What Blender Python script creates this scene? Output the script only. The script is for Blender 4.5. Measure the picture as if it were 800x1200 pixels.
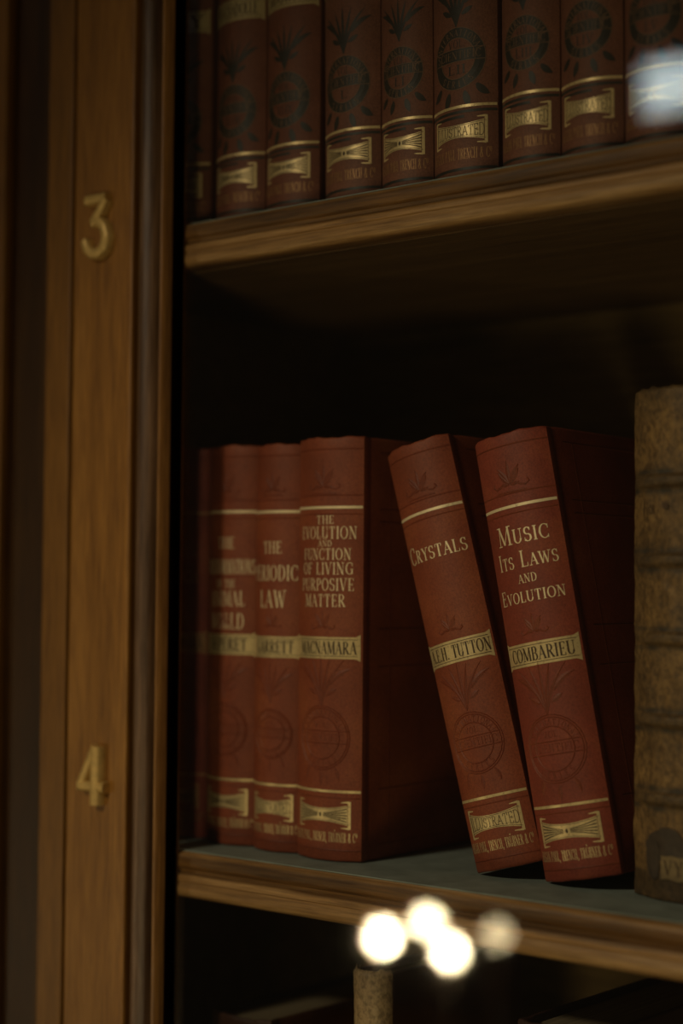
import bpy, bmesh, math, random
from mathutils import Vector, Matrix, noise

for o in list(bpy.data.objects):
    bpy.data.objects.remove(o)
SC = bpy.context.scene
COL = SC.collection
random.seed(7)
R = math.radians

# ------------------------------------------------------------------ camera
YAW, PITCH, ROLL = R(40.35), R(2.45), R(0.45)
CAM = Vector((0.5036, -0.6088, 0.1231))
fwd = Vector((-math.sin(YAW)*math.cos(PITCH), math.cos(YAW)*math.cos(PITCH), math.sin(PITCH)))
rt0 = Vector((math.cos(YAW), math.sin(YAW), 0)); up0 = rt0.cross(fwd)
rt = rt0*math.cos(ROLL) + up0*math.sin(ROLL)
up = -rt0*math.sin(ROLL) + up0*math.cos(ROLL)
cd = bpy.data.cameras.new('camera')
cam = bpy.data.objects.new('camera', cd); COL.objects.link(cam)
m = Matrix((rt, up, -fwd)).transposed().to_4x4(); m.translation = CAM
cam.matrix_world = m
cd.sensor_fit = 'VERTICAL'; cd.sensor_height = 36.0; cd.lens = 2055*36/1200
cd.clip_start = 0.02
cd.dof.use_dof = True; cd.dof.focus_distance = 0.748; cd.dof.aperture_fstop = 3.5
SC.camera = cam

# ------------------------------------------------------------------ view, world, lights
SC.view_settings.view_transform = 'Standard'; SC.view_settings.look = 'None'
SC.view_settings.exposure = 0.0; SC.view_settings.gamma = 1.0
SC.view_settings.use_curve_mapping = False
wd = bpy.data.worlds.new('world'); SC.world = wd; wd.use_nodes = True
wd.node_tree.nodes['Background'].inputs[0].default_value = (1.0, 0.80, 0.50, 1)
wd.node_tree.nodes['Background'].inputs[1].default_value = 0.022

def spot(name, loc, target, energy, color, size, angle, blend):
    l = bpy.data.lights.new(name, 'SPOT'); l.energy = energy; l.color = color
    l.shadow_soft_size = size; l.spot_size = R(angle); l.spot_blend = blend
    o = bpy.data.objects.new(name, l); COL.objects.link(o)
    o.location = loc
    o.rotation_euler = (Vector(target)-Vector(loc)).to_track_quat('-Z', 'Y').to_euler()
    return o
spot('picture_light', (-0.155, -1.25, 0.80), (0.04, 0, 0.005), 24.5, (1.0, 0.83, 0.58), 0.07, 30, 1.0)
spot('low_fill_light', (0.55, -1.5, -0.55), (0.2, 0.1, 0.25), 15.0, (1.0, 0.80, 0.44), 0.2, 50, 1.0)  # unseen warm fill, added to brighten shelf undersides and back panel

# ------------------------------------------------------------------ materials
def nt(name):
    mt = bpy.data.materials.new(name); mt.use_nodes = True
    t = mt.node_tree; b = t.nodes['Principled BSDF']
    return mt, t, b
def N(t, ty, **kw):
    n = t.nodes.new(ty)
    for k, v in kw.items():
        if k in n.inputs: n.inputs[k].default_value = v
        else: setattr(n, k, v)
    return n
def ramp(t, fac, stops):
    r = t.nodes.new('ShaderNodeValToRGB')
    while len(r.color_ramp.elements) < len(stops): r.color_ramp.elements.new(0.5)
    for e, (p, c) in zip(r.color_ramp.elements, stops):
        e.position = p; e.color = (*c, 1)
    t.links.new(fac, r.inputs[0]); return r.outputs[0]
def mapped(t, scale, seed=0.0):
    tc = t.nodes.new('ShaderNodeTexCoord'); mp = t.nodes.new('ShaderNodeMapping')
    mp.inputs['Scale'].default_value = scale; mp.inputs['Location'].default_value = (seed, seed*0.7, seed*1.3)
    t.links.new(tc.outputs['Object'], mp.inputs[0]); return mp.outputs[0]
def bump(t, b, h, strength, dist):
    bp = t.nodes.new('ShaderNodeBump'); bp.inputs['Strength'].default_value = strength
    bp.inputs['Distance'].default_value = dist
    t.links.new(h, bp.inputs['Height']); t.links.new(bp.outputs[0], b.inputs['Normal'])
def noise_n(t, vec, scale, detail=5, rough=0.55):
    n = N(t, 'ShaderNodeTexNoise'); n.inputs['Scale'].default_value = scale
    n.inputs['Detail'].default_value = detail; n.inputs['Roughness'].default_value = rough
    t.links.new(vec, n.inputs['Vector']); return n.outputs[0]
def mixc(t, fac, a, b, mode='MIX'):
    mx = t.nodes.new('ShaderNodeMix'); mx.data_type = 'RGBA'; mx.blend_type = mode
    for sock, v in ((mx.inputs[0], fac), (mx.inputs[6], a), (mx.inputs[7], b)):
        if hasattr(v, 'links'): t.links.new(v, sock)
        elif isinstance(v, (int, float)): sock.default_value = v
        else: sock.default_value = (*v, 1)
    return mx.outputs[2]

def wood(name, dark, mid, light, axis='z', seed=0.0, rough=0.42, coarse=1.0):
    mt, t, b = nt(name)
    s = {'z': (26, 26, 1.6), 'x': (1.6, 26, 26)}[axis]
    v = mapped(t, tuple(k*coarse for k in s), seed)
    a = noise_n(t, v, 3.0, 8, 0.62)
    s2 = {'z': (160, 160, 7), 'x': (7, 160, 160)}[axis]
    v2 = mapped(t, s2, seed+3)
    f = noise_n(t, v2, 5.0, 5, 0.7)
    c1 = ramp(t, a, [(0.32, dark), (0.5, mid), (0.68, light)])
    c2 = ramp(t, f, [(0.36, (0.52, 0.47, 0.42)), (0.58, (1.08, 1.08, 1.08))])
    c = mixc(t, 0.8, c1, c2, 'MULTIPLY')
    t.links.new(c, b.inputs['Base Color'])
    b.inputs['Roughness'].default_value = rough
    bump(t, b, f, 0.35, 0.0006)
    return mt
def cloth(name, base, hi, seed=0.0, rough=0.55):
    mt, t, b = nt(name)
    v = mapped(t, (1, 1, 1), seed)
    blot = noise_n(t, v, 34, 5, 0.6)
    fine = noise_n(t, v, 2600, 2, 0.5)
    mid = noise_n(t, v, 1250, 3, 0.7)
    c = ramp(t, blot, [(0.30, tuple(k*0.78 for k in base)), (0.52, base), (0.72, hi)])
    c = mixc(t, 0.55, c, ramp(t, mid, [(0.36, (0.50, 0.48, 0.48)), (0.60, (1.12, 1.12, 1.12))]), 'MULTIPLY')
    t.links.new(c, b.inputs['Base Color'])
    b.inputs['Roughness'].default_value = rough
    b.inputs['Specular IOR Level'].default_value = 0.35
    bump(t, b, mixc(t, 0.5, fine, mid), 0.55, 0.00022)
    return mt
def gold(name, col, metal=0.55, rough=0.38, worn=0.5, under=(0.16, 0.03, 0.015)):
    mt, t, b = nt(name)
    v = mapped(t, (1, 1, 1), 5)
    n = noise_n(t, v, 900, 3, 0.65)
    f = ramp(t, n, [(0.30, (worn, worn, worn)), (0.46, (0, 0, 0))])
    t.links.new(mixc(t, f, col, under), b.inputs['Base Color'])
    b.inputs['Metallic'].default_value = metal; b.inputs['Roughness'].default_value = rough
    bump(t, b, n, 0.3, 0.0001)
    return mt
def plain(name, col, rough=0.6, metal=0.0, var=0.25, scale=300):
    mt, t, b = nt(name)
    v = mapped(t, (1, 1, 1), 2)
    n = noise_n(t, v, scale, 4, 0.6)
    t.links.new(ramp(t, n, [(0.3, tuple(k*(1-var) for k in col)), (0.7, tuple(min(1, k*(1+var)) for k in col))]), b.inputs['Base Color'])
    b.inputs['Roughness'].default_value = rough; b.inputs['Metallic'].default_value = metal
    bump(t, b, n, 0.25, 0.0002)
    return mt

M = {}
M['oak'] = wood('oak_upright', (0.20, 0.085, 0.013), (0.275, 0.122, 0.020), (0.35, 0.165, 0.032), 'z', 1)
M['oak2'] = wood('oak_stile', (0.17, 0.074, 0.012), (0.22, 0.098, 0.016), (0.27, 0.125, 0.024), 'z', 9)
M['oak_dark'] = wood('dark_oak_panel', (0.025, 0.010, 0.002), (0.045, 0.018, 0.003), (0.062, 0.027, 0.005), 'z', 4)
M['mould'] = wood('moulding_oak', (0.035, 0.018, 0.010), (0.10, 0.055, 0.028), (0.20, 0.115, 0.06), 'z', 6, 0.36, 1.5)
M['bead'] = wood('bead_oak', (0.13, 0.055, 0.012), (0.24, 0.11, 0.025), (0.33, 0.16, 0.04), 'z', 7, 0.35)
M['shelf'] = wood('shelf_edge_oak', (0.12, 0.058, 0.016), (0.26, 0.135, 0.042), (0.44, 0.27, 0.115), 'x', 2, 0.42)
def shelf_wear_highlights(mt):  # worn top arris plus highlight lines painted by height, grooves darker
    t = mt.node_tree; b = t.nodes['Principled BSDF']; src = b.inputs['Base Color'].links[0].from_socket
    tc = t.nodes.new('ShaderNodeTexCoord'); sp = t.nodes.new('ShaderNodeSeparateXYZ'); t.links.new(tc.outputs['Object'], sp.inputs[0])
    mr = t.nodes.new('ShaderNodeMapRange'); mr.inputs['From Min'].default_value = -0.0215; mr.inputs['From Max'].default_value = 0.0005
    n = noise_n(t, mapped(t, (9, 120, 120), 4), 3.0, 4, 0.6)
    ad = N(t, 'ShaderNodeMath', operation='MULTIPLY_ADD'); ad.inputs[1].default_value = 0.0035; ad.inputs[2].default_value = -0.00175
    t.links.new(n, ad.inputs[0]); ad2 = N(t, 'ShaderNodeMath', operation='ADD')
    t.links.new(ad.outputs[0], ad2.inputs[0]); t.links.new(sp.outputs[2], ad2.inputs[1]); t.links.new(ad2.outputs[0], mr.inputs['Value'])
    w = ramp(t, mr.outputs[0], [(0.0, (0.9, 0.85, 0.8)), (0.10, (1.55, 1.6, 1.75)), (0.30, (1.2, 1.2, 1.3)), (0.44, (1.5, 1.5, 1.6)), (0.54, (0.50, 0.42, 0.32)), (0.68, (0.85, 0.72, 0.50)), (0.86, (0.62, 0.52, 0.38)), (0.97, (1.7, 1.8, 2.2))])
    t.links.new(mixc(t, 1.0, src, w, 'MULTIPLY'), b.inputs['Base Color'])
shelf_wear_highlights(M['shelf'])
M['inner'] = wood('inner_case_wood', (0.12, 0.064, 0.022), (0.17, 0.092, 0.032), (0.22, 0.125, 0.045), 'x', 8, 0.5)
M['back'] = wood('back_panel_wood', (0.17, 0.105, 0.036), (0.22, 0.135, 0.048), (0.28, 0.175, 0.064), 'x', 8, 0.6)
M['metal_dark'] = plain('dark_rebate_paint', (0.035, 0.032, 0.018), 0.45, 0.2)
M['lining'] = plain('grey_green_shelf_paint', (0.215, 0.250, 0.225), 0.75, 0, 0.22, 60)
M['brass'] = plain('aged_brass', (0.60, 0.40, 0.13), 0.42, 0.35, 0.2, 200)
M['red'] = cloth('red_book_cloth', (0.260, 0.056, 0.022), (0.32, 0.082, 0.030), 1)
M['red2'] = cloth('crimson_book_cloth', (0.255, 0.047, 0.024), (0.31, 0.072, 0.030), 14)
M['brown'] = cloth('brown_red_book_cloth', (0.155, 0.048, 0.026), (0.195, 0.066, 0.036), 3)
M['brown2'] = cloth('dull_brown_book_cloth', (0.170, 0.062, 0.036), (0.215, 0.084, 0.048), 23)
M['blind'] = cloth('blind_stamped_cloth', (0.215, 0.043, 0.017), (0.26, 0.062, 0.024), 1, 0.5)
M['black_ink'] = plain('black_stamping', (0.022, 0.017, 0.012), 0.5)
M['ring_text'] = plain('worn_stamped_cloth', (0.150, 0.080, 0.045), 0.55)
M['dark_text'] = plain('dark_letters_in_gold', (0.060, 0.028, 0.010), 0.5)
M['gold'] = gold('gold_leaf', (0.78, 0.59, 0.30), 0.45)
M['gold_pale'] = gold('pale_gold_leaf', (0.98, 0.79, 0.49), 0.35, 0.42, 0.35)
M['gold_dull'] = gold('dull_gold_leaf', (0.46, 0.35, 0.17), 0.35, 0.5, 0.5)
M['gold_faint'] = gold('faint_gold_leaf', (0.45, 0.24, 0.10), 0.4, 0.45, 0.7)
def paper_mat():
    mt, t, b = nt('page_edges')
    n = noise_n(t, mapped(t, (2200, 14, 14), 0), 1.0, 2, 0.5)
    t.links.new(ramp(t, n, [(0.3, (0.10, 0.075, 0.045)), (0.7, (0.26, 0.20, 0.12))]), b.inputs['Base Color'])
    b.inputs['Roughness'].default_value = 0.8; return mt
M['paper'] = paper_mat()
def vellum(name, dk, md, lt, seed=0.0):
    mt, t, b = nt(name)
    v = mapped(t, (1, 1, 1), seed); vs = mapped(t, (1.15, 1.15, 0.85), seed+1)
    a = noise_n(t, v, 70, 9, 0.74); f = noise_n(t, vs, 420, 6, 0.7)
    c = ramp(t, a, [(0.30, dk), (0.50, md), (0.70, lt)])
    c = mixc(t, 0.75, c, ramp(t, f, [(0.38, (0.30, 0.27, 0.24)), (0.56, (1.1, 1.1, 1.1))]), 'MULTIPLY')
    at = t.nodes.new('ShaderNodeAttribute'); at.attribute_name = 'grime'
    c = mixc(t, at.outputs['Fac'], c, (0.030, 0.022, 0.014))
    t.links.new(c, b.inputs['Base Color'])
    b.inputs['Roughness'].default_value = 0.55
    bump(t, b, f, 0.6, 0.0006); return mt
M['vellum'] = vellum('old_mottled_leather', (0.085, 0.045, 0.015), (0.185, 0.102, 0.034), (0.31, 0.175, 0.055), 3)
M['tan'] = vellum('tan_leather', (0.30, 0.18, 0.085), (0.42, 0.28, 0.14), (0.55, 0.40, 0.22), 8)
M['label'] = plain('pale_paper_label', (0.20, 0.135, 0.060), 0.7)
M['dark_cloth'] = cloth('dark_brown_cloth', (0.040, 0.014, 0.008), (0.06, 0.022, 0.012), 31)

def glass_mat():
    mt = bpy.data.materials.new('old_window_glass'); mt.use_nodes = True
    t = mt.node_tree; t.nodes.clear()
    out = t.nodes.new('ShaderNodeOutputMaterial'); mx = t.nodes.new('ShaderNodeMixShader')
    tr = t.nodes.new('ShaderNodeBsdfTransparent'); gl = t.nodes.new('ShaderNodeBsdfGlossy')
    tr.inputs[0].default_value = (0.97, 0.98, 0.96, 1)
    gl.inputs['Roughness'].default_value = 0.022
    fr = t.nodes.new('ShaderNodeFresnel'); 
    ge = t.nodes.new('ShaderNodeNewGeometry'); mr = t.nodes.new('ShaderNodeMapRange')   # same reflectance on both faces of the pane
    mr.inputs['To Min'].default_value = 1.5; mr.inputs['To Max'].default_value = 1/1.5
    t.links.new(ge.outputs['Backfacing'], mr.inputs['Value']); t.links.new(mr.outputs[0], fr.inputs[0])
    mu = t.nodes.new('ShaderNodeMath'); mu.operation = 'MULTIPLY'; mu.inputs[1].default_value = 1.0
    t.links.new(fr.outputs[0], mu.inputs[0]); t.links.new(mu.outputs[0], mx.inputs[0])
    t.links.new(tr.outputs[0], mx.inputs[1]); t.links.new(gl.outputs[0], mx.inputs[2])
    t.links.new(mx.outputs[0], out.inputs[0]); return mt
M['glass'] = glass_mat()
def emis(name, col, s):
    mt = bpy.data.materials.new(name); mt.use_nodes = True
    b = mt.node_tree.nodes['Principled BSDF']
    b.inputs['Base Color'].default_value = (0.8, 0.8, 0.8, 1)
    b.inputs['Emission Color'].default_value = (*col, 1); b.inputs['Emission Strength'].default_value = s
    return mt

# ------------------------------------------------------------------ mesh helpers
class MB:
    def __init__(s): s.v = []; s.f = []
    def add(s, vs, fs):
        b = len(s.v); s.v += [tuple(p) for p in vs]; s.f += [tuple(i+b for i in f) for f in fs]
    def build(s, name, mat, parent=None, smooth=False):
        me = bpy.data.meshes.new(name); me.from_pydata(s.v, [], s.f)
        me.materials.append(mat); me.validate(); me.update()
        if smooth:
            for p in me.polygons: p.use_smooth = True
        o = bpy.data.objects.new(name, me); COL.objects.link(o)
        if parent: o.parent = parent
        return o
def fix_normals(o):
    bm = bmesh.new(); bm.from_mesh(o.data); bmesh.ops.recalc_face_normals(bm, faces=bm.faces)
    bm.to_mesh(o.data); bm.free(); return o
def auto_smooth(o, ang=35):
    bm = bmesh.new(); bm.from_mesh(o.data)
    for f in bm.faces: f.smooth = True
    for e in bm.edges:
        if len(e.link_faces) != 2 or e.calc_face_angle(0) > R(ang): e.smooth = False
    bm.to_mesh(o.data); bm.free(); return o
def box(name, lo, hi, mat, parent=None, bevel=0.0):
    bm = bmesh.new(); bmesh.ops.create_cube(bm, size=1)
    for v in bm.verts:
        v.co = Vector([(a+b)/2 + c*(b-a) for a, b, c in zip(lo, hi, v.co)])
    if bevel: bmesh.ops.bevel(bm, geom=list(bm.edges), offset=bevel, segments=2, affect='EDGES', profile=0.6)
    me = bpy.data.meshes.new(name); bm.to_mesh(me); bm.free(); me.materials.append(mat)
    o = bpy.data.objects.new(name, me); COL.objects.link(o)
    if parent: o.parent = parent
    return o
def extrude_profile(name, prof, a, b, axis, mat, parent=None, smooth=True):
    """closed 2-D profile swept along z (profile x,y) or along x (profile y,z)"""
    mb = MB(); n = len(prof)
    P = (lambda p, t: (p[0], p[1], t)) if axis == 'z' else (lambda p, t: (t, p[0], p[1]))
    mb.add([P(p, a) for p in prof]+[P(p, b) for p in prof],
           [(i, (i+1) % n, n+(i+1) % n, n+i) for i in range(n)] + [tuple(range(n))[::-1], tuple(range(n, 2*n))])
    o = fix_normals(mb.build(name, mat, parent))
    return auto_smooth(o, 40) if smooth else o
def empty(name, label, cat, loc=(0, 0, 0), group=None):
    o = bpy.data.objects.new(name, None); COL.objects.link(o); o.empty_display_size = 0.02
    o.location = loc; o['label'] = label; o['category'] = cat
    if group: o['group'] = group
    return o

# ------------------------------------------------------------------ a small roman stroke alphabet (height 1)
TH, TN = 0.066, 0.024          # half widths of thick and thin strokes
def _l(x0, y0, x1, y1, k): return ('l', x0, y0, x1, y1, k)
def _a(cx, cy, rx, ry, a0, a1): return ('a', cx, cy, rx, ry, a0, a1)
def _s(x, y): return ('s', x, y)
G = {
 'A': (.78, [_l(.06,0,.39,1,'t'), _l(.37,1,.70,0,'T'), _l(.17,.34,.58,.34,'t'), _s(.06,0), _s(.70,0)]),
 'B': (.66, [_l(.14,0,.14,1,'T'), _a(.32,.76,.23,.24,90,-90), _a(.34,.26,.26,.26,90,-90), _l(.02,.98,.33,.98,'t'), _l(.1,.52,.34,.52,'t'), _l(.02,.02,.35,.02,'t')]),
 'C': (.74, [_a(.43,.5,.36,.49,48,312), _l(.69,.97,.69,.68,'t'), _l(.69,.03,.69,.26,'t')]),
 'D': (.80, [_l(.14,0,.14,1,'T'), _a(.34,.5,.38,.48,90,-90), _l(.02,.98,.35,.98,'t'), _l(.02,.02,.35,.02,'t')]),
 'E': (.62, [_l(.14,0,.14,1,'T'), _l(.02,.98,.56,.98,'t'), _l(.1,.52,.44,.52,'t'), _l(.02,.02,.58,.02,'t'), _l(.56,1,.56,.80,'t'), _l(.58,0,.58,.22,'t'), _l(.44,.62,.44,.42,'t')]),
 'F': (.58, [_l(.14,0,.14,1,'T'), _l(.02,.98,.56,.98,'t'), _l(.1,.50,.44,.50,'t'), _l(.56,1,.56,.78,'t'), _l(.44,.60,.44,.40,'t'), _s(.14,0)]),
 'G': (.80, [_a(.43,.5,.36,.49,48,315), _l(.69,.97,.69,.68,'t'), _l(.68,.42,.68,.06,'T'), _s(.66,.42)]),
 'H': (.82, [_l(.14,0,.14,1,'T'), _l(.68,0,.68,1,'T'), _l(.1,.52,.7,.52,'t'), _s(.14,0), _s(.14,1), _s(.68,0), _s(.68,1)]),
 'I': (.30, [_l(.15,0,.15,1,'T'), _s(.15,0), _s(.15,1)]),
 'J': (.42, [_l(.26,.2,.26,1,'T'), _a(.12,.18,.14,.2,0,-120), _s(.26,1)]),
 'K': (.76, [_l(.14,0,.14,1,'T'), _l(.18,.42,.62,.98,'t'), _l(.32,.58,.68,0,'T'), _s(.14,0), _s(.14,1), _s(.66,0), _s(.60,1)]),
 'L': (.60, [_l(.14,0,.14,1,'T'), _l(.02,.02,.56,.02,'t'), _l(.56,0,.56,.24,'t'), _s(.14,1)]),
 'M': (.98, [_l(.10,0,.16,1,'t'), _l(.16,1,.48,.04,'T'), _l(.48,.04,.82,1,'t'), _l(.82,1,.87,0,'T'), _s(.10,0), _s(.87,0), _s(.10,1), _s(.88,1)]),
 'N': (.82, [_l(.12,0,.12,1,'t'), _l(.12,1,.68,0,'T'), _l(.68,0,.68,1,'t'), _s(.12,0), _s(.08,1), _s(.68,1)]),
 'O': (.84, [_a(.42,.5,.36,.49,0,360)]),
 'P': (.62, [_l(.14,0,.14,1,'T'), _a(.31,.73,.25,.25,90,-90), _l(.02,.98,.32,.98,'t'), _l(.1,.48,.32,.48,'t'), _s(.14,0)]),
 'R': (.74, [_l(.14,0,.14,1,'T'), _a(.31,.75,.24,.23,90,-90), _l(.02,.98,.32,.98,'t'), _l(.1,.52,.32,.52,'t'), _l(.32,.52,.66,.02,'T'), _s(.14,0), _s(.66,0)]),
 'S': (.60, [_a(.30,.74,.22,.24,30,270), _a(.30,.26,.24,.25,90,-150), _l(.50,.97,.50,.74,'t'), _l(.07,.03,.07,.28,'t')]),
 'T': (.70, [_l(.35,0,.35,1,'T'), _l(.04,.98,.66,.98,'t'), _l(.05,1,.05,.76,'t'), _l(.65,1,.65,.76,'t'), _s(.35,0)]),
 'U': (.80, [_l(.14,.3,.14,1,'T'), _a(.40,.32,.27,.31,180,360), _l(.67,.3,.67,1,'t'), _s(.14,1), _s(.67,1)]),
 'V': (.76, [_l(.08,1,.38,0,'T'), _l(.38,0,.68,1,'t'), _s(.08,1), _s(.68,1)]),
 'W': (1.1, [_l(.08,1,.34,0,'T'), _l(.34,0,.56,.9,'t'), _l(.54,.9,.80,0,'T'), _l(.80,0,1.02,1,'t'), _s(.08,1), _s(1.02,1), _s(.56,.95)]),
 'X': (.76, [_l(.10,1,.66,0,'T'), _l(.64,1,.10,0,'t'), _s(.1,1), _s(.64,1), _s(.1,0), _s(.66,0)]),
 'Y': (.72, [_l(.08,1,.36,.48,'T'), _l(.36,.48,.64,1,'t'), _l(.36,0,.36,.5,'T'), _s(.36,0), _s(.08,1), _s(.64,1)]),
 '.': (.26, [_l(.13,.0,.13,.13,'T')]),
 ',': (.26, [_l(.15,.13,.09,-.14,'T')]),
 '&': (.86, [_a(.36,.76,.16,.21,0,360), _a(.32,.27,.25,.27,100,350), _l(.24,.66,.74,.02,'T'), _l(.56,.25,.70,.5,'t')]),
 ' ': (.36, []),
 '3': (.62, [_a(.30,.27,.25,.26,150,-90), _a(.30,.27,.25,.26,-90,90)]),
}
SMALL = 0.74
def glyph_strips(ch, sm=1.0):
    """list of polylines [(x, y, halfwidth)] in glyph units"""
    out = []; acc = None
    if ch == 'Ü': acc = 'u'; ch = 'U'
    if ch == 'É': acc = 'e'; ch = 'E'
    w, items = G[ch]
    for it in items:
        if it[0] == 'l':
            _, x0, y0, x1, y1, k = it; h = TH if k == 'T' else TN
            out.append([(x0+(x1-x0)*i/3, y0+(y1-y0)*i/3, h) for i in range(4)])
        elif it[0] == 'a':
            _, cx, cy, rx, ry, a0, a1 = it; n = max(6, int(abs(a1-a0)/18)); pl = []
            for i in range(n+1):
                a = R(a0+(a1-a0)*i/n)
                pl.append((cx+rx*math.cos(a), cy+ry*math.sin(a), TN+(TH-TN)*abs(math.cos(a))**1.4))
            out.append(pl)
        else:
            _, x, y = it; yy = y+(0.02 if y < .5 else -0.02)
            out.append([(x-.15, yy, .024), (x, yy, .026), (x+.15, yy, .024)])
    if acc == 'u': out += [[(.30,1.14,.06),(.30,1.26,.06)], [(.52,1.14,.06),(.52,1.26,.06)]]
    if acc == 'e': out += [[(.26,1.10,.05),(.42,1.28,.05)]]
    return w, out
def layout(text, height, width=None, track=0.15, bold=1.0):
    """strips in metres, centred on 0; lowercase letters come out as small capitals, ^x raises x small"""
    x = 0.0; res = []; i = 0
    while i < len(text):
        ch = text[i]; s = 1.0; dy = 0.0
        if ch == '^': i += 1; ch = text[i].upper(); s = 0.5; dy = 0.5
        elif ch.islower(): s = SMALL; ch = ch.upper()
        w, st = glyph_strips(ch)
        for pl in st: res.append([(x+px*s, dy+py*s, hw*(s**0.5)) for px, py, hw in pl])
        x += w*s+track*s; i += 1
    x -= track
    kx = height if width is None else width/x
    return [[((px-x/2)*kx, (py-0.5)*height, hw*bold*(height*0.2+kx*0.8)) for px, py, hw in pl] for pl in res]
def dense(pl, step):
    out = [pl[0]]
    for a, b in zip(pl, pl[1:]):
        d = math.hypot(b[0]-a[0], b[1]-a[1]); n = max(1, int(d/step))
        for i in range(1, n+1): out.append(tuple(p+(q-p)*i/n for p, q in zip(a, b)))
    return out
def strip(mb, pl, mapper, off, ridge=0.0, step=0.0012):
    """ribbon along a polyline [(s, z, halfwidth)] laid on a surface"""
    pl = dense(pl, step); n = len(pl); vs = []
    for i, (x, y, w) in enumerate(pl):
        a = pl[max(0, i-1)]; b = pl[min(n-1, i+1)]
        dx, dy = b[0]-a[0], b[1]-a[1]; L = math.hypot(dx, dy) or 1
        nx, ny = -dy/L, dx/L
        vs += [mapper(x+nx*w, y+ny*w, off), mapper(x, y, off+ridge), mapper(x-nx*w, y-ny*w, off)]
    fs = []
    for i in range(n-1):
        k = 3*i; fs += [(k, k+1, k+4, k+3), (k+1, k+2, k+5, k+4)]
    mb.add(vs, fs)
def text_mesh(mb, strips, mapper, cx, cz, off, ridge=0.0):
    for pl in strips: strip(mb, [(cx+x, cz+y, w) for x, y, w in pl], mapper, off, ridge)
def arc_pl(cx, cy, rx, ry, a0, a1, w, n=28):
    return [(cx+rx*math.cos(R(a0+(a1-a0)*i/n)), cy+ry*math.sin(R(a0+(a1-a0)*i/n)), w) for i in range(n+1)]
def leaf(mb, x, y, ang, ln, wd, mapper, off, ridge=0.0, curve=0.0):
    pts = []
    for i in range(9):
        t = i/8; a = R(ang+curve*t)
        pts.append((x, y, max(0.00004, wd*math.sin(math.pi*min(1, t*0.93+0.07))**0.8)))
        x += math.cos(a)*ln/8; y += math.sin(a)*ln/8
    strip(mb, pts, mapper, off, ridge)
def grid_patch(mb, s0, s1, top, bot, mapper, off, ns=26, nz=4):
    vs = []
    for i in range(ns+1):
        s = s0+(s1-s0)*i/ns
        for j in range(nz+1): vs.append(mapper(s, bot(s)+(top(s)-bot(s))*j/nz, off))
    mb.add(vs, [(i*(nz+1)+j, (i+1)*(nz+1)+j, (i+1)*(nz+1)+j+1, i*(nz+1)+j+1) for i in range(ns) for j in range(nz)])

# ------------------------------------------------------------------ bookcase
case = empty('bookcase', 'oak bookcase with glazed front, brass numbers 3 and 4 on its upright', 'bookcase', (0, 0, -0.62))
OZ = 0.62
def cx(o):       # children keep their modelled position
    o.location = Vector(o.location) + Vector((0, 0, OZ)); return o
ZB, ZT = -0.62, 0.92
XR = 0.66
cx(box('side_wall', (-0.200, -0.030, ZB), (-0.180, 0.20, ZT), M['back'], case))
cx(box('side_wall', (XR, -0.030, ZB), (XR+0.02, 0.20, ZT), M['back'], case))
cx(box('back_panel', (-0.200, 0.20, ZB), (XR+0.02, 0.215, ZT), M['back'], case))
def shelf(z):
    t = 0.0212
    prof = [(-0.0262, 0.0), (-0.0284, -0.0004), (-0.0298, -0.0014), (-0.0303, -0.0030), (-0.0303, -0.0058), (-0.0296, -0.0072), (-0.0288, -0.0078),
            (-0.0285, -0.0092), (-0.0296, -0.0100), (-0.0303, -0.0112), (-0.0303, -0.0130), (-0.0297, -0.0136), (-0.0299, -0.0146), (-0.0306, -0.0160),
            (-0.0306, -0.0178), (-0.0300, -0.0194), (-0.0288, -0.0206), (-0.0268, -t), (-0.020, -t), (0.199, -t), (0.199, 0.0)]
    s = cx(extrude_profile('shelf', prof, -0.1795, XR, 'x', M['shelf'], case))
    s.location.z += z
    l = box('shelf_lining', (-0.1795, -0.0268, 0.0001), (XR, 0.199, 0.0006), M['lining'], s)
    l['label'] = 'grey-green painted top of the shelf'
    u = box('shelf_underside', (-0.1795, -0.020, -t-0.0006), (XR, 0.199, -t), M['inner'], s)
    return s
Z_MID, Z_UP = 0.0, 0.2948
for z in (-0.60, -0.2955, Z_MID, Z_UP, 0.5900, 0.90): shelf(z-0.0006)

def slab(name, x0, x1, y0, y1, mat, bev=0.0012):
    return cx(box(name, (x0, y0, ZB), (x1, y1, ZT), mat, case, bev))
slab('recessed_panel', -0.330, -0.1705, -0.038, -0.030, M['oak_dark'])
slab('raised_stile', -0.345, -0.2030, -0.0445, -0.0385, M['oak2'])
slab('stile', -0.1688, -0.1505, -0.0450, -0.030, M['oak2'])
slab('numbered_upright', -0.1482, -0.1063, -0.0452, -0.030, M['oak'])
def arcprof(x0, x1, ybase, bulge, n=10, yback=-0.030):
    p = [(x0+(x1-x0)*i/n, ybase-bulge*math.sin(math.pi*i/n)**0.8) for i in range(n+1)]
    return p+[(x1, yback), (x0, yback)]
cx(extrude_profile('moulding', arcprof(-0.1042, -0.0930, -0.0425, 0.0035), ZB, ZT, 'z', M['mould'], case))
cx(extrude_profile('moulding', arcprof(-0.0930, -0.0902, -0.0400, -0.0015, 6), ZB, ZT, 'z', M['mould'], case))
bd = cx(extrude_profile('bead_moulding', arcprof(-0.0900, -0.0862, -0.0415, 0.0028, 8), ZB, ZT, 'z', M['bead'], case))
bd['label'] = 'thin rounded bead beside the glass'
rb = slab('glazing_rebate', -0.0930, -0.0862, -0.0392, -0.030, M['metal_dark'], 0.0006)
rb['label'] = 'dark strip holding the glass'
gp = cx(box('glass_pane', (-0.0870, -0.0352, ZB+0.02), (XR, -0.0340, ZT-0.02), M['glass'], case))
gp['label'] = 'clear glass pane reflecting four warm lamps'
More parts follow.
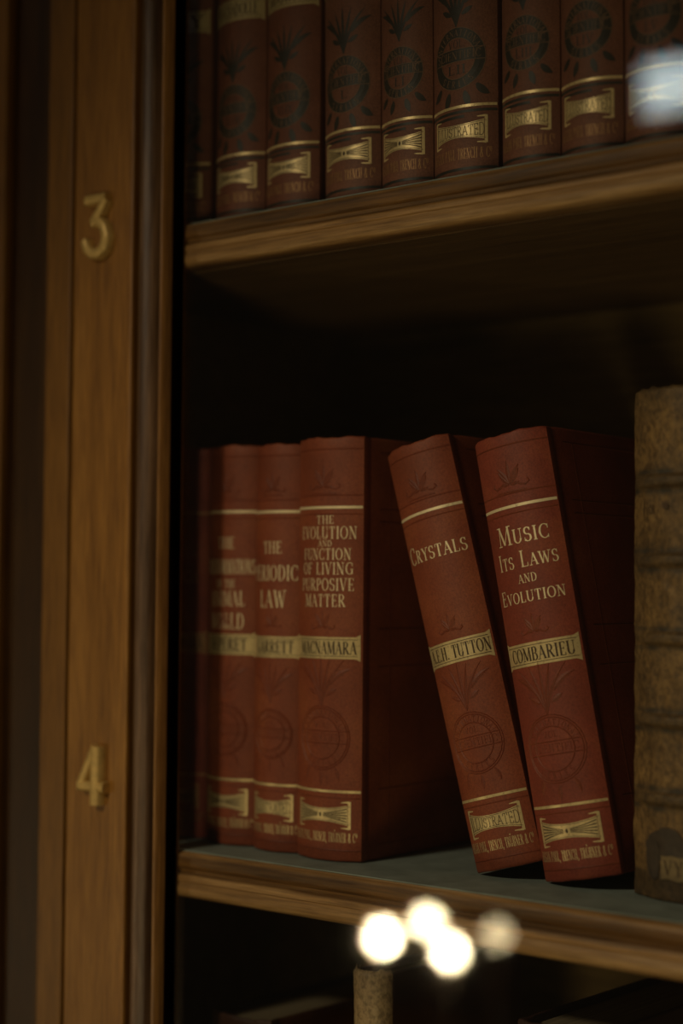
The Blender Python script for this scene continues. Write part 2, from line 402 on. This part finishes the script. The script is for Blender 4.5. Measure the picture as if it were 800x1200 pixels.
slab('stile', XR, XR+0.05, -0.0450, -0.030, M['oak'])

def digit(mb_pts, x, z, wdt, hgt, hw, label):
    """raised brass numeral: ribbons with thickness"""
    mb = MB(); y1 = -0.0453
    for ip, pl in enumerate(mb_pts):
        d = 0.0046+0.00012*ip
        pl = dense([(px*wdt, pz*hgt, w*hw) for px, pz, w in pl], 0.0008); n = len(pl); vs = []
        for i, (px, pz, w) in enumerate(pl):
            a = pl[max(0, i-1)]; b = pl[min(n-1, i+1)]; dx, dz = b[0]-a[0], b[1]-a[1]; L = math.hypot(dx, dz) or 1
            nx, nz = -dz/L*w, dx/L*w
            vs += [(x+px+nx, y1, z+pz+nz), (x+px+nx*0.9, y1-d*0.8, z+pz+nz*0.9), (x+px+nx*0.5, y1-d, z+pz+nz*0.5),
                   (x+px-nx*0.5, y1-d, z+pz-nz*0.5), (x+px-nx*0.9, y1-d*0.8, z+pz-nz*0.9), (x+px-nx, y1, z+pz-nz)]
        fs = [(6*i+j, 6*i+j+1, 6*i+j+7, 6*i+j+6) for i in range(n-1) for j in range(5)]
        fs += [(0, 1, 2, 3, 4, 5), tuple(6*(n-1)+j for j in (5, 4, 3, 2, 1, 0))]
        mb.add(vs, fs)
    o = cx(auto_smooth(fix_normals(mb.build('number_plate', M['brass'], case)), 50)); o['label'] = label
# three with flat top, four with open triangle
three = [[(-.42, .46, 1), (.44, .46, .9)], [(.40, .44, .8), (.18, .26, .9), (-.12, .06, 1)],
         [(-.12, .06, .9), (.12, .08, 1), (.33, -.02, 1.05), (.45, -.20, 1.1), (.36, -.38, 1.1), (.12, -.47, 1.0), (-.14, -.46, 1.0), (-.36, -.36, 1), (-.46, -.22, .9)]]
four = [[(.12, .50, .9), (-.46, -.18, .95)], [(-.50, -.19, 1), (.50, -.19, 1)], [(.14, .50, 1.25), (.14, -.50, 1.25)]]
digit(three, -0.1288, 0.2955, 0.0168, 0.0285, 0.0027, 'raised brass number 3')
digit(four, -0.1262, 0.0330, 0.0180, 0.0275, 0.0027, 'raised brass number 4')

# ------------------------------------------------------------------ cloth-bound volumes
def make_book(name, label, cat, loc, w, h, d, b, mat, yaw=0, lean=0, group=None, seed=0, blind=M['blind'], wave=0.0003):
    root = empty(name, label, cat, loc, group)
    root.rotation_euler = Matrix.Rotation(R(yaw), 3, 'Z').__matmul__(Matrix.Rotation(-R(lean), 3, 'Y')).to_euler()
    rad = (w*w/4+b*b)/(2*b); half = math.asin(min(1, w/2/rad)); slen = rad*half*2
    def smap(s, z, o):
        t = s/rad
        return (w/2+(rad+o)*math.sin(t), -((rad+o)*math.cos(t)-(rad-b)), z)
    outer = [(0.0, d), (0.0, 0.060), (0.0, 0.0095), (0.0009, 0.0070), (0.0010, 0.0058), (0.0002, 0.0036), (-0.0001, 0.0018)]
    arc = []
    for i in range(21):
        t = -half+2*half*i/20
        arc.append((w/2+rad*math.sin(t), -(rad*math.cos(t)-(rad-b))))
    outer += arc + [(w-x, y) for x, y in reversed(outer[:7])]
    def inset(pts, k):
        n = len(pts); res = []
        for i in range(n):
            a = Vector(pts[max(0, i-1)]); c = Vector(pts[min(n-1, i+1)]); t = (c-a).normalized()
            res.append((pts[i][0]-t.y*k, pts[i][1]+t.x*k))
        return res
    th = 0.0024
    zs = [0, 0.0004, 0.0012] + [h*k for k in (0.03, 0.2, 0.5, 0.8, 0.95, 0.975)] + [h-0.0012, h-0.0004, h]
    rings = []
    for iz, z in enumerate(zs):
        e = 0.0006 if iz in (0, len(zs)-1) else (0.00015 if iz in (1, len(zs)-2) else 0)
        o = inset(outer, e); inn = inset(outer, th-e)
        ring = []
        for k, (x, y) in enumerate(o+inn[::-1]):
            dz = 0.0
            if iz >= len(zs)-3 and y < 0.004: dz = wave*math.sin(x*310+seed)+wave*0.6*math.sin(x*820+seed*2)
            if iz <= 2 and y < 0.004: dz = abs(wave)*0.3*(1+math.sin(x*500+seed))
            ring.append((x, y, z+dz))
        rings.append(ring)
    mb = MB(); n = len(rings[0]); vs = [p for r in rings for p in r]
    fs = [(i*n+k, i*n+(k+1) % n, (i+1)*n+(k+1) % n, (i+1)*n+k) for i in range(len(rings)-1) for k in range(n)]
    m2 = n//2
    for base in (0, (len(rings)-1)*n):
        fs += [(base+k, base+k+1, base+n-2-k, base+n-1-k) for k in range(m2-1)]
    mb.add(vs, fs)
    cover = auto_smooth(fix_normals(mb.build('cover', mat, root)), 38)
    box('page_block', (th+0.0002, 0.0030, 0.0032), (w-th-0.0002, d-0.0035, h-0.0032), M['paper'], root)
    root_info = dict(root=root, map=smap, w=w, h=h, slen=slen, d=d, blind=blind)
    return root_info
def bandrule(B, z, hw, mat, name, ext=0.49, off=0.00012, ridge=0.0, parent=None):
    mb = MB(); L = B['slen']
    strip(mb, [(-L*ext, z, hw), (L*ext, z, hw)], B['map'], off, ridge)
    return mb.build(name, mat, parent or B['root'])
def palmette(mb, mp, cz, k, off, ridge, base=True):
    for a, l, c in ((90, 1, 0), (62, .95, -18), (118, .95, 18), (36, .8, 30), (144, .8, -30)):
        leaf(mb, 0, cz-0.4*k, a, k*l, k*0.10, mp, off, ridge, c)
    for s in (-1, 1):
        strip(mb, [(s*x*k, cz+y*k, 0.05*k) for x, y in ((.05,-.45),(.3,-.38),(.5,-.5),(.72,-.55),(.9,-.42),(.82,-.30))], mp, off, ridge)
        leaf(mb, s*.15*k, cz-.5*k, 90-s*70, .35*k, .05*k, mp, off, ridge)
    if base: strip(mb, [(-.75*k, cz-.75*k, .05*k), (.75*k, cz-.75*k, .05*k)], mp, off, ridge)
def spray(mb, mp, cz, k, off, ridge, sgn=1):
    """reeds fanning upwards (sgn 1) or downwards (-1) from cz"""
    for a, l, c in ((92, 1.0, 0), (83, .95, -10), (101, .95, 10), (76, 1.05, -34), (108, 1.05, 34)):
        leaf(mb, 0, cz, a*sgn, k*l, k*0.034, mp, off, ridge, c*sgn)
    for s in (-1, 1):
        leaf(mb, s*.20*k, cz+.42*k*sgn, (90-s*35)*sgn, .55*k, .05*k, mp, off, ridge, -s*45*sgn)
        leaf(mb, s*.12*k, cz+.22*k*sgn, (90-s*60)*sgn, .26*k, .05*k, mp, off, ridge)
def blind_set(B, h, k=1.0, cover_lines=True):
    mp = B['map']; W = B['slen']; R_ = 0.00020; off = 0.00003
    for z, q in ((.972, .00035), (.862, .00035), (.026, .00035), (.817, .0003), (.148, .0003)):
        mb = MB(); strip(mb, [(-W*.49, h*z, q), (W*.49, h*z, q)], mp, off, R_); mb.build('blind_rule', B['blind'], B['root'])
    mb = MB(); palmette(mb, mp, h*.905, W*.25, off, R_); mb.build('stamped_palmette', B['blind'], B['root'])
    mb = MB(); palmette(mb, mp, h*.566, W*.19, off, R_, False); mb.build('stamped_palmette', B['blind'], B['root'])
    mb = MB(); spray(mb, mp, h*.362, W*.58, off, R_); mb.build('stamped_spray', B['blind'], B['root'])
    mb = MB(); rr = W*0.36; zc = h*.287
    for q in (1.0, .93, .66): strip(mb, arc_pl(0, zc, rr*q, rr*q, 0, 360, .00028), mp, off, R_)
    for dz in (.22, -.16): strip(mb, [(-rr*.9, zc+dz*rr, .00028), (rr*.98, zc+dz*rr, .00028)], mp, off, R_)
    text_mesh(mb, layout('SCIENTIFIC', .0032, rr*1.6), mp, 0, zc+.03*rr, off, R_*.5)
    text_mesh(mb, layout('VOL.', .0026, rr*.55), mp, 0, zc+.42*rr, off, R_*.5)
    ring_text(mb, 'INTERNATIONAL', mp, zc, rr*.79, 165, 15, .0026, off, R_*.5)
    ring_text(mb, 'SERIES', mp, zc, rr*.79, 225, 315, .0026, off, R_*.5)
    for a, c in ((-60, -25), (-120, 25), (-90, 0)): leaf(mb, rr*math.cos(R(a))*1.02, zc+rr*math.sin(R(a))*1.05, a, rr*.45, rr*.07, mp, off, R_, c)
    m_ = mb.build('blind_stamped_medallion', B['blind'], B['root'])
    if cover_lines:
        w, d = B['w'], B['d']; cm = lambda s, z, o_: (w+o_, s, z); mb = MB()
        for z in (.83, .80, .545, .455, .165, .035, .965): strip(mb, [(.012, h*z, .0004), (d-.004, h*z, .0004)], cm, off, R_)
        for s in (.020, d-.010): strip(mb, [(s, h*.035, .0004), (s, h*.965, .0004)], cm, off, R_)
        mb.build('cover_stamping', B['blind'], B['root'])
def ring_text(mb, text, mp, zc, rad, a0, a1, hgt, off, ridge=0.0):
    """capitals set round a ring; a0 to a1 in degrees"""
    n = len(text)
    for i, ch in enumerate(text):
        a = R(a0+(a1-a0)*(i+.5)/n); flip = 1 if a1 < a0 else -1
        gw, st = glyph_strips(ch)
        ca, sa = math.cos(a), math.sin(a)
        for pl in st:
            q = []
            for x, y, w in pl:
                u = (x-gw/2)*hgt*.8*flip; v = (y-.5)*hgt*flip
                q.append((ca*(rad+v)+sa*u, zc+sa*(rad+v)-ca*u, w*hgt))
            strip(mb, q, mp, off, ridge)
def author_band(B, text, zc, hh, tw, mat=None, tmat=None, tx=0.0, plain_ends=False, ends=(-.495, .475)):
    mp = B['map']; W = B['slen']; s0, s1 = W*ends[0], W*ends[1]; mb = MB()
    def flare(s):
        if plain_ends: return 0
        e = min(s-s0, s1-s)/0.0024
        return 0.0011*max(0, 1-e)**1.2
    grid_patch(mb, s0, s1, lambda s: zc+hh+flare(s), lambda s: zc-hh-flare(s), mp, .00010, 60)
    o = mb.build('author_band', mat or M['gold'], B['root'])
    mb = MB()
    for q in (.76, -.76): strip(mb, [(s0+.0012, zc+hh*q, .00013), (s1-.0012, zc+hh*q, .00013)], mp, .0002)
    text_mesh(mb, layout(text, hh*1.16, tw, .12, 1.35), mp, tx, zc, .0002)
    mb.build('author_lettering', tmat or M['dark_text'], o)
def bowtie(B, zc, hw, hh, text=None, mat=None, tx=0.0):
    mp = B['map']; mb = MB(); mt = mat or M['gold']
    H = lambda s: hh*(0.60+0.40*(abs(s)/hw)**2)
    grid_patch(mb, -hw+.0012, hw-.0012, lambda s: zc+H(s), lambda s: zc-H(s), mp, .0001, 26)
    for sg in (-1, 1):
        strip(mb, [(sg*(hw-.0003), zc-hh*1.28, .00065), (sg*(hw-.0003), zc+hh*1.28, .00065)], mp, .00012)
        for q in (-1, 1): strip(mb, [(sg*(hw-.0003), zc+q*hh*1.22, .0005), (sg*(hw-.0042), zc+q*hh*1.18, .00015)], mp, .00012)
    o = mb.build('lower_panel', mt, B['root'])
    mb = MB()
    if text:
        st = layout(text, 1.0, hw*1.86, .08)
        for pl in st:
            strip(mb, [(x, zc+y*1.36*H(x), w*0+0.00013+0.00012*(w > 0.05)) for x, y, w in [(a, b_, c) for a, b_, c in pl]], mp, .0002)
    else:
        for sg in (-1, 1):
            for k in (-.72, -.36, 0, .36, .72):
                pl = [(sg*hw*t, zc+k*H(hw*t)*(.25+.75*t), .00010+.00016*t) for t in [i/8*.9 for i in range(1, 9)]]
                strip(mb, pl, mp, .0002)
        leaf(mb, 0, zc-.001, 90, .002, .0006, mp, .0002)
    for q in (.86, -.86): strip(mb, [(hw*t*.97, zc+q*H(hw*t), .00010) for t in [i/10-1 for i in range(21)]], mp, .0002)
    mb.build('panel_lettering' if text else 'panel_ornament', M['dark_text'], o)
def lettering(B, lines, mat, name='title_lettering', off=.00014):
    mb = MB()
    for text, zc, hgt, wd, *r in lines: text_mesh(mb, layout(text, hgt, wd), B['map'], r[0] if r else 0.0, zc, off)
    return mb.build(name, mat, B['root'])
PUB_MID = 'Kegan Paul, Trench, TRÜBNER & C^o'.replace('Kegan', 'KEGAN').replace('Paul', 'PAUL').replace('Trench', 'TRENCH')
GRP = 'red cloth volumes on the middle shelf'
def middle_book(label, loc, w, title, author, tw, lean=0, yaw=0, ill=None, mat=None, seed=0, h=0.190, tmat=None, gmat=None, b=None, ends=(-.495, .475), tx=0.0005):
    B = make_book('book', label, 'book', loc, w, h, 0.133, b or w*0.195, mat or M['red'], yaw, lean, GRP, seed)
    W = B['slen']; g = gmat or M['gold']
    bandrule(B, h*.833, .00062, M['gold_pale'] if gmat is None else gmat, 'gold_rule')
    bandrule(B, h*.163, .00058, g, 'gold_rule')
    blind_set(B, h)
    lettering(B, [(t, h*z, hg, w_*W, *x) for t, z, hg, w_, *x in title], tmat or M['gold_pale'])
    author_band(B, author, h*.500, .0049, tw*W, g, ends=ends, tx=tx)
    bowtie(B, h*.108, W*.37, .0048, ill, g)
    lettering(B, [(PUB_MID, h*.0560, .0043, W*.90)], g, 'publisher_lettering')
    return B
ZM = Z_MID+0.0004
middle_book('shadowed dark red book half hidden by the upright, leftmost on the middle shelf', (-0.1320, 0.0030, ZM), 0.0305,
            [('HUMAN', .735, .0060, .62), ('SPEECH', .670, .0060, .66)], 'MACNAMARA', .78, mat=M['red2'], seed=1, yaw=2, tmat=M['gold_faint'], gmat=M['gold_faint'])
middle_book('red book with blurred title Transformations of the Animal World, left of the Periodic Law volume', (-0.0985, 0.0010, ZM), 0.0318,
            [('THE', .755, .0056, .30), ('TRANSFORMATIONS', .695, .0072, .90), ('OF THE', .652, .0040, .34), ('ANIMAL', .615, .0072, .62), ('WORLD', .558, .0076, .60)],
            'DEPÉRET', .66, seed=2, yaw=2)
middle_book('red book titled The Periodic Law, upright between two upright red books', (-0.0660, -0.0006, ZM), 0.0292,
            [('THE', .745, .0056, .34), ('PERIODIC', .682, .0072, .84), ('LAW', .618, .0080, .48)], 'GARRETT', .70, ill='ILLUSTRATED', seed=3, yaw=2, h=.1892)
middle_book('red book titled The Evolution and Function of Living Purposive Matter, bare right cover showing', (-0.0362, -0.0030, ZM), 0.0372,
            [('THE', .804, .0037, .24, .0012), ('EVOLUTION', .773, .0056, .80, .0010), ('AND', .7475, .0027, .19, .0012), ('FUNCTION', .722, .0052, .68, .0008), ('OF LIVING', .688, .0054, .72, .0010),
             ('PURPOSIVE', .650, .0056, .76, .0006), ('MATTER', .612, .0056, .58, .0002)], 'MACNAMARA', .80, seed=4, yaw=2, h=.1905, b=.0062, tx=.0012)
middle_book('red book titled Crystals, leaning left toward the upright red row', (0.0572, 0.0090, ZM), 0.0334,
            [('Crystals', .742, .0076, .86)], 'A.E.H. TUTTON', .88, lean=15.0, yaw=4, ill='ILLUSTRATED', seed=5, h=.1885)
middle_book('red book titled Music Its Laws and Evolution, leaning left beside the old brown volume', (0.0912, 0.0105, ZM), 0.0358,
            [('Music', .770, .0082, .62, .001), ('Its Laws', .712, .0070, .74, .001), ('AND', .668, .0036, .22, .001), ('Evolution', .632, .0062, .82)],
            'COMBARIEU', .80, lean=11.0, yaw=4, mat=M['red2'], seed=6, h=.1885)

# ------------------------------------------------------------------ upper shelf: brown-red volumes with black medallions
GU = 'numbered volumes on the upper shelf'
def upper_book(label, x, y, w, num, author, ill, seed, mat, lean=0.0, yaw=1.0, title=None):
    h = 0.190
    B = make_book('book', label, 'book', (x, y, Z_UP+.0004), w, h, 0.133, w*0.20, mat, yaw, lean, GU, seed)
    mp = B['map']; W = B['slen']; K = M['black_ink']; off = .0001
    bandrule(B, h*.833, .0006, M['gold_dull'], 'gold_rule'); bandrule(B, h*.163, .0006, M['gold'], 'gold_rule')
    mb = MB()
    for z in (.151, .846, .022, .978):
        mb = MB(); strip(mb, [(-W*.49, h*z, .0006), (W*.49, h*z, .0006)], mp, off); mb.build('black_rule', K, B['root'])
    mb = MB(); strip(mb, [(-W*.40, h*.140, .0006), (W*.10, h*.140, .0006)], mp, off); mb.build('black_rule', K, B['root'])
    mb = MB(); palmette(mb, mp, h*.912, W*.20, off, 0); mb.build('stamped_palmette', K, B['root'])
    mb = MB(); spray(mb, mp, h*.345, W*.62, off, 0); mb.build('stamped_spray', K, B['root']); mb = MB()
    zc = h*.273; rr = W*.365
    for a, c in ((-52, 30), (-75, 8), (-105, -8), (-128, -30)): leaf(mb, rr*math.cos(R(a))*1.12, zc+rr*math.sin(R(a))*1.12, a, rr*.55, rr*.12, mp, off, 0, c)
    mb.build('stamped_leaves', K, B['root'])
    mb = MB()
    strip(mb, arc_pl(0, zc, rr*.83, rr*.83, 0, 360, rr*.17, 40), mp, off)
    grid_patch(mb, -rr*.99, rr*.99, lambda s: zc+.30*rr, lambda s: zc-.10*rr, mp, off*.9, 20, 2)
    text_mesh(mb, layout('VOL.', .0034, rr*.62), mp, 0, zc+.47*rr, off); text_mesh(mb, layout(num, .0038, min(rr*.7, rr*.19*len(num)+rr*.1)), mp, 0, zc-.36*rr, off)
    md = mb.build('medallion', K, B['root']); md['label'] = 'black stamped round medallion'
    mb = MB(); T = off+.00008
    ring_text(mb, 'INTERNATIONAL', mp, zc, rr*.83, 170, 10, .0029, T)
    ring_text(mb, 'SERIES', mp, zc, rr*.83, 225, 315, .0029, T)
    text_mesh(mb, layout('SCIENTIFIC', .0034, rr*1.7), mp, 0, zc+.10*rr, T)
    for q in (.30, -.10): strip(mb, [(-rr, zc+q*rr, .00016), (rr, zc+q*rr, .00016)], mp, T)
    for q in (1.0, .66): strip(mb, arc_pl(0, zc, rr*q, rr*q, 0, 360, .00016), mp, T)
    mb.build('medallion_lettering', M['ring_text'], md)
    author_band(B, author, h*.528, .0052, W*.74, M['gold_dull'], plain_ends=False)
    bowtie(B, h*.108, W*.37, .0046, 'ILLUSTRATED' if ill else None, M['gold'])
    lettering(B, [('KEGAN PAUL TRENCH & C^o', h*.056, .0046, W*.84)], M['gold_faint'], 'publisher_lettering')
    return B
ub = [(-0.1179, 0.0310, 'XLVII', 'JOLY', 0, 'leftmost dark volume on the upper shelf, half hidden behind the upright', 'brown', 0.0),
      (-0.0829, 0.0313, 'XLVIII', 'DE CANDOLLE', 0, 'second volume on the upper shelf, in deep shadow with a blurred gold band', 'brown', 0.0),
      (-0.0510, 0.0323, 'XLIX', 'SIDGWICK', 0, 'red-brown volume with author band Sidgwick on the upper shelf', 'brown', 0.0),
      (-0.0128, 0.0318, 'L', 'ROMANES', 0, 'brown volume with author band Romanes, just right of a dark gap', 'brown2', 0.9),
      (0.0195, 0.0280, 'LI', 'CLIFFORD', 0, 'brown volume numbered LI, narrow, between the Romanes volume and volume LII', 'brown2', 0.9),
      (0.0479, 0.0332, 'LII', 'WARNER', 1, 'brown illustrated volume numbered LII, left of a narrow dark gap', 'brown2', 0.9),
      (0.0848, 0.0282, 'LIII', 'HARTMANN', 1, 'brown illustrated volume numbered LIII on the upper shelf', 'brown2', 0.7),
      (0.1135, 0.0288, 'LIV', 'SCHMIDT', 1, 'brown illustrated volume numbered LIV, just left of the pale glass reflection', 'brown2', 0.7),
      (0.1428, 0.0301, 'LV', 'POSNETT', 0, 'brown volume numbered LV under the pale bluish glass reflection', 'brown2', 0.4)]
for i, (x, w, num, au, ill, lb, mk, ln) in enumerate(ub):
    upper_book(lb, x, -0.0135+0.0008*(i % 3), w, num, au, ill, i*1.7, M[mk], ln)

# ------------------------------------------------------------------ old volume with raised bands
def banded_book(name, label, loc, w, h, d, b, mat, bands, seed, amp=0.0006, bh=0.0024, top_dip=0.0, yaw=0.0, capworn=0.0, group=None, bmat=None):
    root = empty(name, label, 'book', loc, group); root.rotation_euler = (0, 0, R(yaw))
    rad = (w*w/4+b*b)/(2*b); half = math.asin(min(1, w/2/rad))
    def smap(s, z, o):
        t = s/rad
        return (w/2+(rad+o)*math.sin(t), -((rad+o)*math.cos(t)-(rad-b)), z)
    ns, nz = 40, 320; vs = []; gr = []
    for j in range(nz+1):
        z = h*j/nz
        for i in range(ns+1):
            t = (i/ns*2-1)*half; s = t*rad
            o = 0.0; g = 0.0
            for zb in bands:
                q = (z-zb)/0.0025; o += bh*math.exp(-q**4)*(1-abs(i/ns*2-1)**3)
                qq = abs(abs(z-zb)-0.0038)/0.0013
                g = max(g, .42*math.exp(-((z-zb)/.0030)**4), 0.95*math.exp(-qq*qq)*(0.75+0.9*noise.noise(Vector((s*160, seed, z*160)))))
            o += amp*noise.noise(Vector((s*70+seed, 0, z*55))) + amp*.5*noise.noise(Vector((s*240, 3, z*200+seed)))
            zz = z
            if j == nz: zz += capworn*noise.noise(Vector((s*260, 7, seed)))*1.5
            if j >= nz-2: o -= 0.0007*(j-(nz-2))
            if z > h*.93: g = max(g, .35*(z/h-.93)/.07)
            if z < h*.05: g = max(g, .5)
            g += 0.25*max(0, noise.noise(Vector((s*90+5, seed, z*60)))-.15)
            vs.append(smap(s, zz, o)); gr.append(max(0, min(.9, g)))
    fs = [(j*(ns+1)+i, j*(ns+1)+i+1, (j+1)*(ns+1)+i+1, (j+1)*(ns+1)+i) for j in range(nz) for i in range(ns)]
    # inner skin for thickness
    n0 = len(vs); m_ = ns+1
    inner = []
    for j in (0, nz):
        for i in range(ns+1):
            t = (i/ns*2-1)*half; x, y, _ = smap(t*rad, 0, -0.0016); inner.append((x, y, h*j/nz)); gr.append(.6)
    vs += inner
    fs += [(n0+i, n0+i+1, n0+m_+i+1, n0+m_+i) for i in range(ns)]
    fs += [(i, i+1, n0+i+1, n0+i) for i in range(ns)]
    fs += [(nz*m_+i, nz*m_+i+1, n0+m_+i+1, n0+m_+i) for i in range(ns)]
    mb = MB(); mb.add(vs, fs); sp = mb.build('spine', mat, root, True); fix_normals(sp)
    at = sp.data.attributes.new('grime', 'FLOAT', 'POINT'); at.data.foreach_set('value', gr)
    for x0, x1 in ((0.0, .0028), (w-.0028, w)):
        box('board', (x0, .0002, 0), (x1, d, h-.0015), bmat or mat, root, .0008)
    box('page_block', (.0030, .0018, .0025), (w-.0030, d-.003, h-.0045), M['paper'], root)
    return dict(root=root, map=smap, w=w, h=h, slen=2*rad*half)
HA = 0.2040
A = banded_book('antique_book', 'old mottled brown leather volume with raised spine bands at the right edge', (0.1310, 0.0150, ZM), 0.056, HA, 0.14, 0.0095, M['vellum'],
                [.0397, .0707, .1032, .1344, .1661], 3.0, .0007, .0024, capworn=.0012)
mb = MB(); SL = A['slen']
def blob(mb, s, z, rx, rz, mp, off, seed, n=22):
    pts = [mp(s, z, off)]
    for i in range(n):
        a = 2*math.pi*i/n; k = 1+.35*noise.noise(Vector((math.cos(a)*1.5+seed, math.sin(a)*1.5, seed)))
        pts.append(mp(s+rx*k*math.cos(a), z+rz*k*math.sin(a), off))
    mb.add(pts, [(0, 1+i, 1+(i+1) % n) for i in range(n)])
blob(mb, -.0085, .0215, .0105, .0062, A['map'], .00055, 1); blob(mb, -.0150, .0155, .0045, .0070, A['map'], .0006, 4)
sx = mb.build('dark_stain', plain('dark_leather_stain', (0.050, 0.032, 0.020), 0.6), A['root'])
mb = MB(); grid_patch(mb, -.0105, .0100, lambda s: .0178+.0003*math.sin(s*900), lambda s: .0085+.0003*math.sin(s*700), A['map'], .0009, 16, 3)
lb = mb.build('shelf_label', M['label'], A['root']); lb['label'] = 'small pale paper label'
mb = MB(); text_mesh(mb, layout('VY', .0056, .009), A['map'], -.0045, .0132, .0011)
mb.build('label_lettering', M['dark_text'], lb)
mb = MB()
text_mesh(mb, layout('Hol', .0052, .0075), A['map'], -.0175, .1555, .0007)
blob(mb, -.0085, .1560, .0016, .0013, A['map'], .0008, 8, 12)
mb.build('ink_inscription', plain('faded_brown_ink', (0.07, 0.035, 0.015), 0.7), A['root'])

# ------------------------------------------------------------------ books on the bottom shelf (tops only in view)
ZL = -0.2955+.0004
make_book('book', 'dark book low at left on the bottom shelf, only its top edge showing', 'book', (-0.0920, 0.0, ZL), 0.0380, 0.2160, 0.15, .005, M['dark_cloth'], 0, 0, 'books on the bottom shelf', 3)
banded_book('slim_leather_book', 'slim tan leather book with worn rounded head on the bottom shelf', (-0.0015, 0.0, ZL), 0.0195, 0.2500, 0.10, 0.0094, M['tan'],
            [.19, .14, .09, .04], 9.0, .0004, .0008, capworn=.0016, group='books on the bottom shelf', bmat=M['dark_cloth'])
make_book('book', 'dark book low at right on the bottom shelf with pale worn corner', 'book', (0.0845, 0.0, ZL), 0.0400, 0.2400, 0.15, .003, M['dark_cloth'], 0, 0, 'books on the bottom shelf', 9)

# ------------------------------------------------------------------ room behind the camera: what the glass reflects
GY = -0.0352
def mirror_at(px, py, t):
    d = fwd + rt*((px-400)/2055) - up*((py-600)/2055)
    p = CAM + d*t
    return Vector((p.x, 2*GY-p.y, p.z))
def lathe(name, prof, mat, parent, n=20):
    mb = MB(); k = len(prof)
    mb.add([(r*math.cos(2*math.pi*i/n), r*math.sin(2*math.pi*i/n), z) for i in range(n) for r, z in prof],
           [(i*k+j, ((i+1) % n)*k+j, ((i+1) % n)*k+j+1, i*k+j+1) for i in range(n) for j in range(k-1)])
    return fix_normals(mb.build(name, mat, parent, True))
TABLE = -0.78
lamps = [(448, 1098, 3.2, 0.0235, 220), (500, 1080, 3.5, 0.0235, 110), (526, 1115, 3.2, 0.0230, 190), (582, 1095, 3.3, 0.0220, 16)]
for i, (px, py, t, r, s) in enumerate(lamps):
    p = mirror_at(px, py, t)
    e = empty('candle_lamp', ['brightest', 'dim', 'bright', 'faintest'][i]+' small candle lamp seen only as a glow in the glass', 'lamp', (p.x, p.y, TABLE), 'candle lamps reflected in the glass')
    hz = p.z-TABLE
    lathe('base', [(0, 0), (.035, 0), (.035, .006), (.010, .014), (.002, .02), (0.002, hz-r*1.2), (0, hz-r*1.2)], M['oak_dark'], e)
    lathe('bulb', [(0.0005, hz-r*1.25)]+[(r*math.sin(math.pi*k/12), hz-r*math.cos(math.pi*k/12)) for k in range(1, 12)]+[(0.0002, hz+r)], emis('lamp_glow_%d' % i, (1.0, 0.80, 0.46), s), e)
tc = mirror_at(515, 1100, 3.3)
tb = empty('lamp_table', 'dark table holding the candle lamps behind the viewer', 'table', (tc.x, tc.y, -1.5))
box('tabletop', (-.5, -.3, .69), (.5, .3, -1.5*-1+TABLE), M['oak_dark'], tb, .004)
for sx_ in (-.45, .45):
    for sy_ in (-.25, .25): box('leg', (sx_-.025, sy_-.025, 0), (sx_+.025, sy_+.025, .69), M['oak_dark'], tb, .003)
wp = mirror_at(803, 97, 5.2)
we = empty('far_window', 'small bluish daylit window across the room, seen only as a reflection', 'window', (wp.x, wp.y, wp.z))
box('pane', (-.14, -.01, -.075), (.14, 0, .075), emis('daylight', (0.80, 0.95, 0.97), 8.5), we)
for lo, hi in (((-.16, -.02, -.1), (-.14, .01, .1)), ((.14, -.02, -.1), (.16, .01, .1)), ((-.14, -.02, .075), (.14, .01, .1)), ((-.14, -.02, -.1), (.14, .01, -.075))):
    box('window_frame', lo, hi, M['oak_dark'], we)
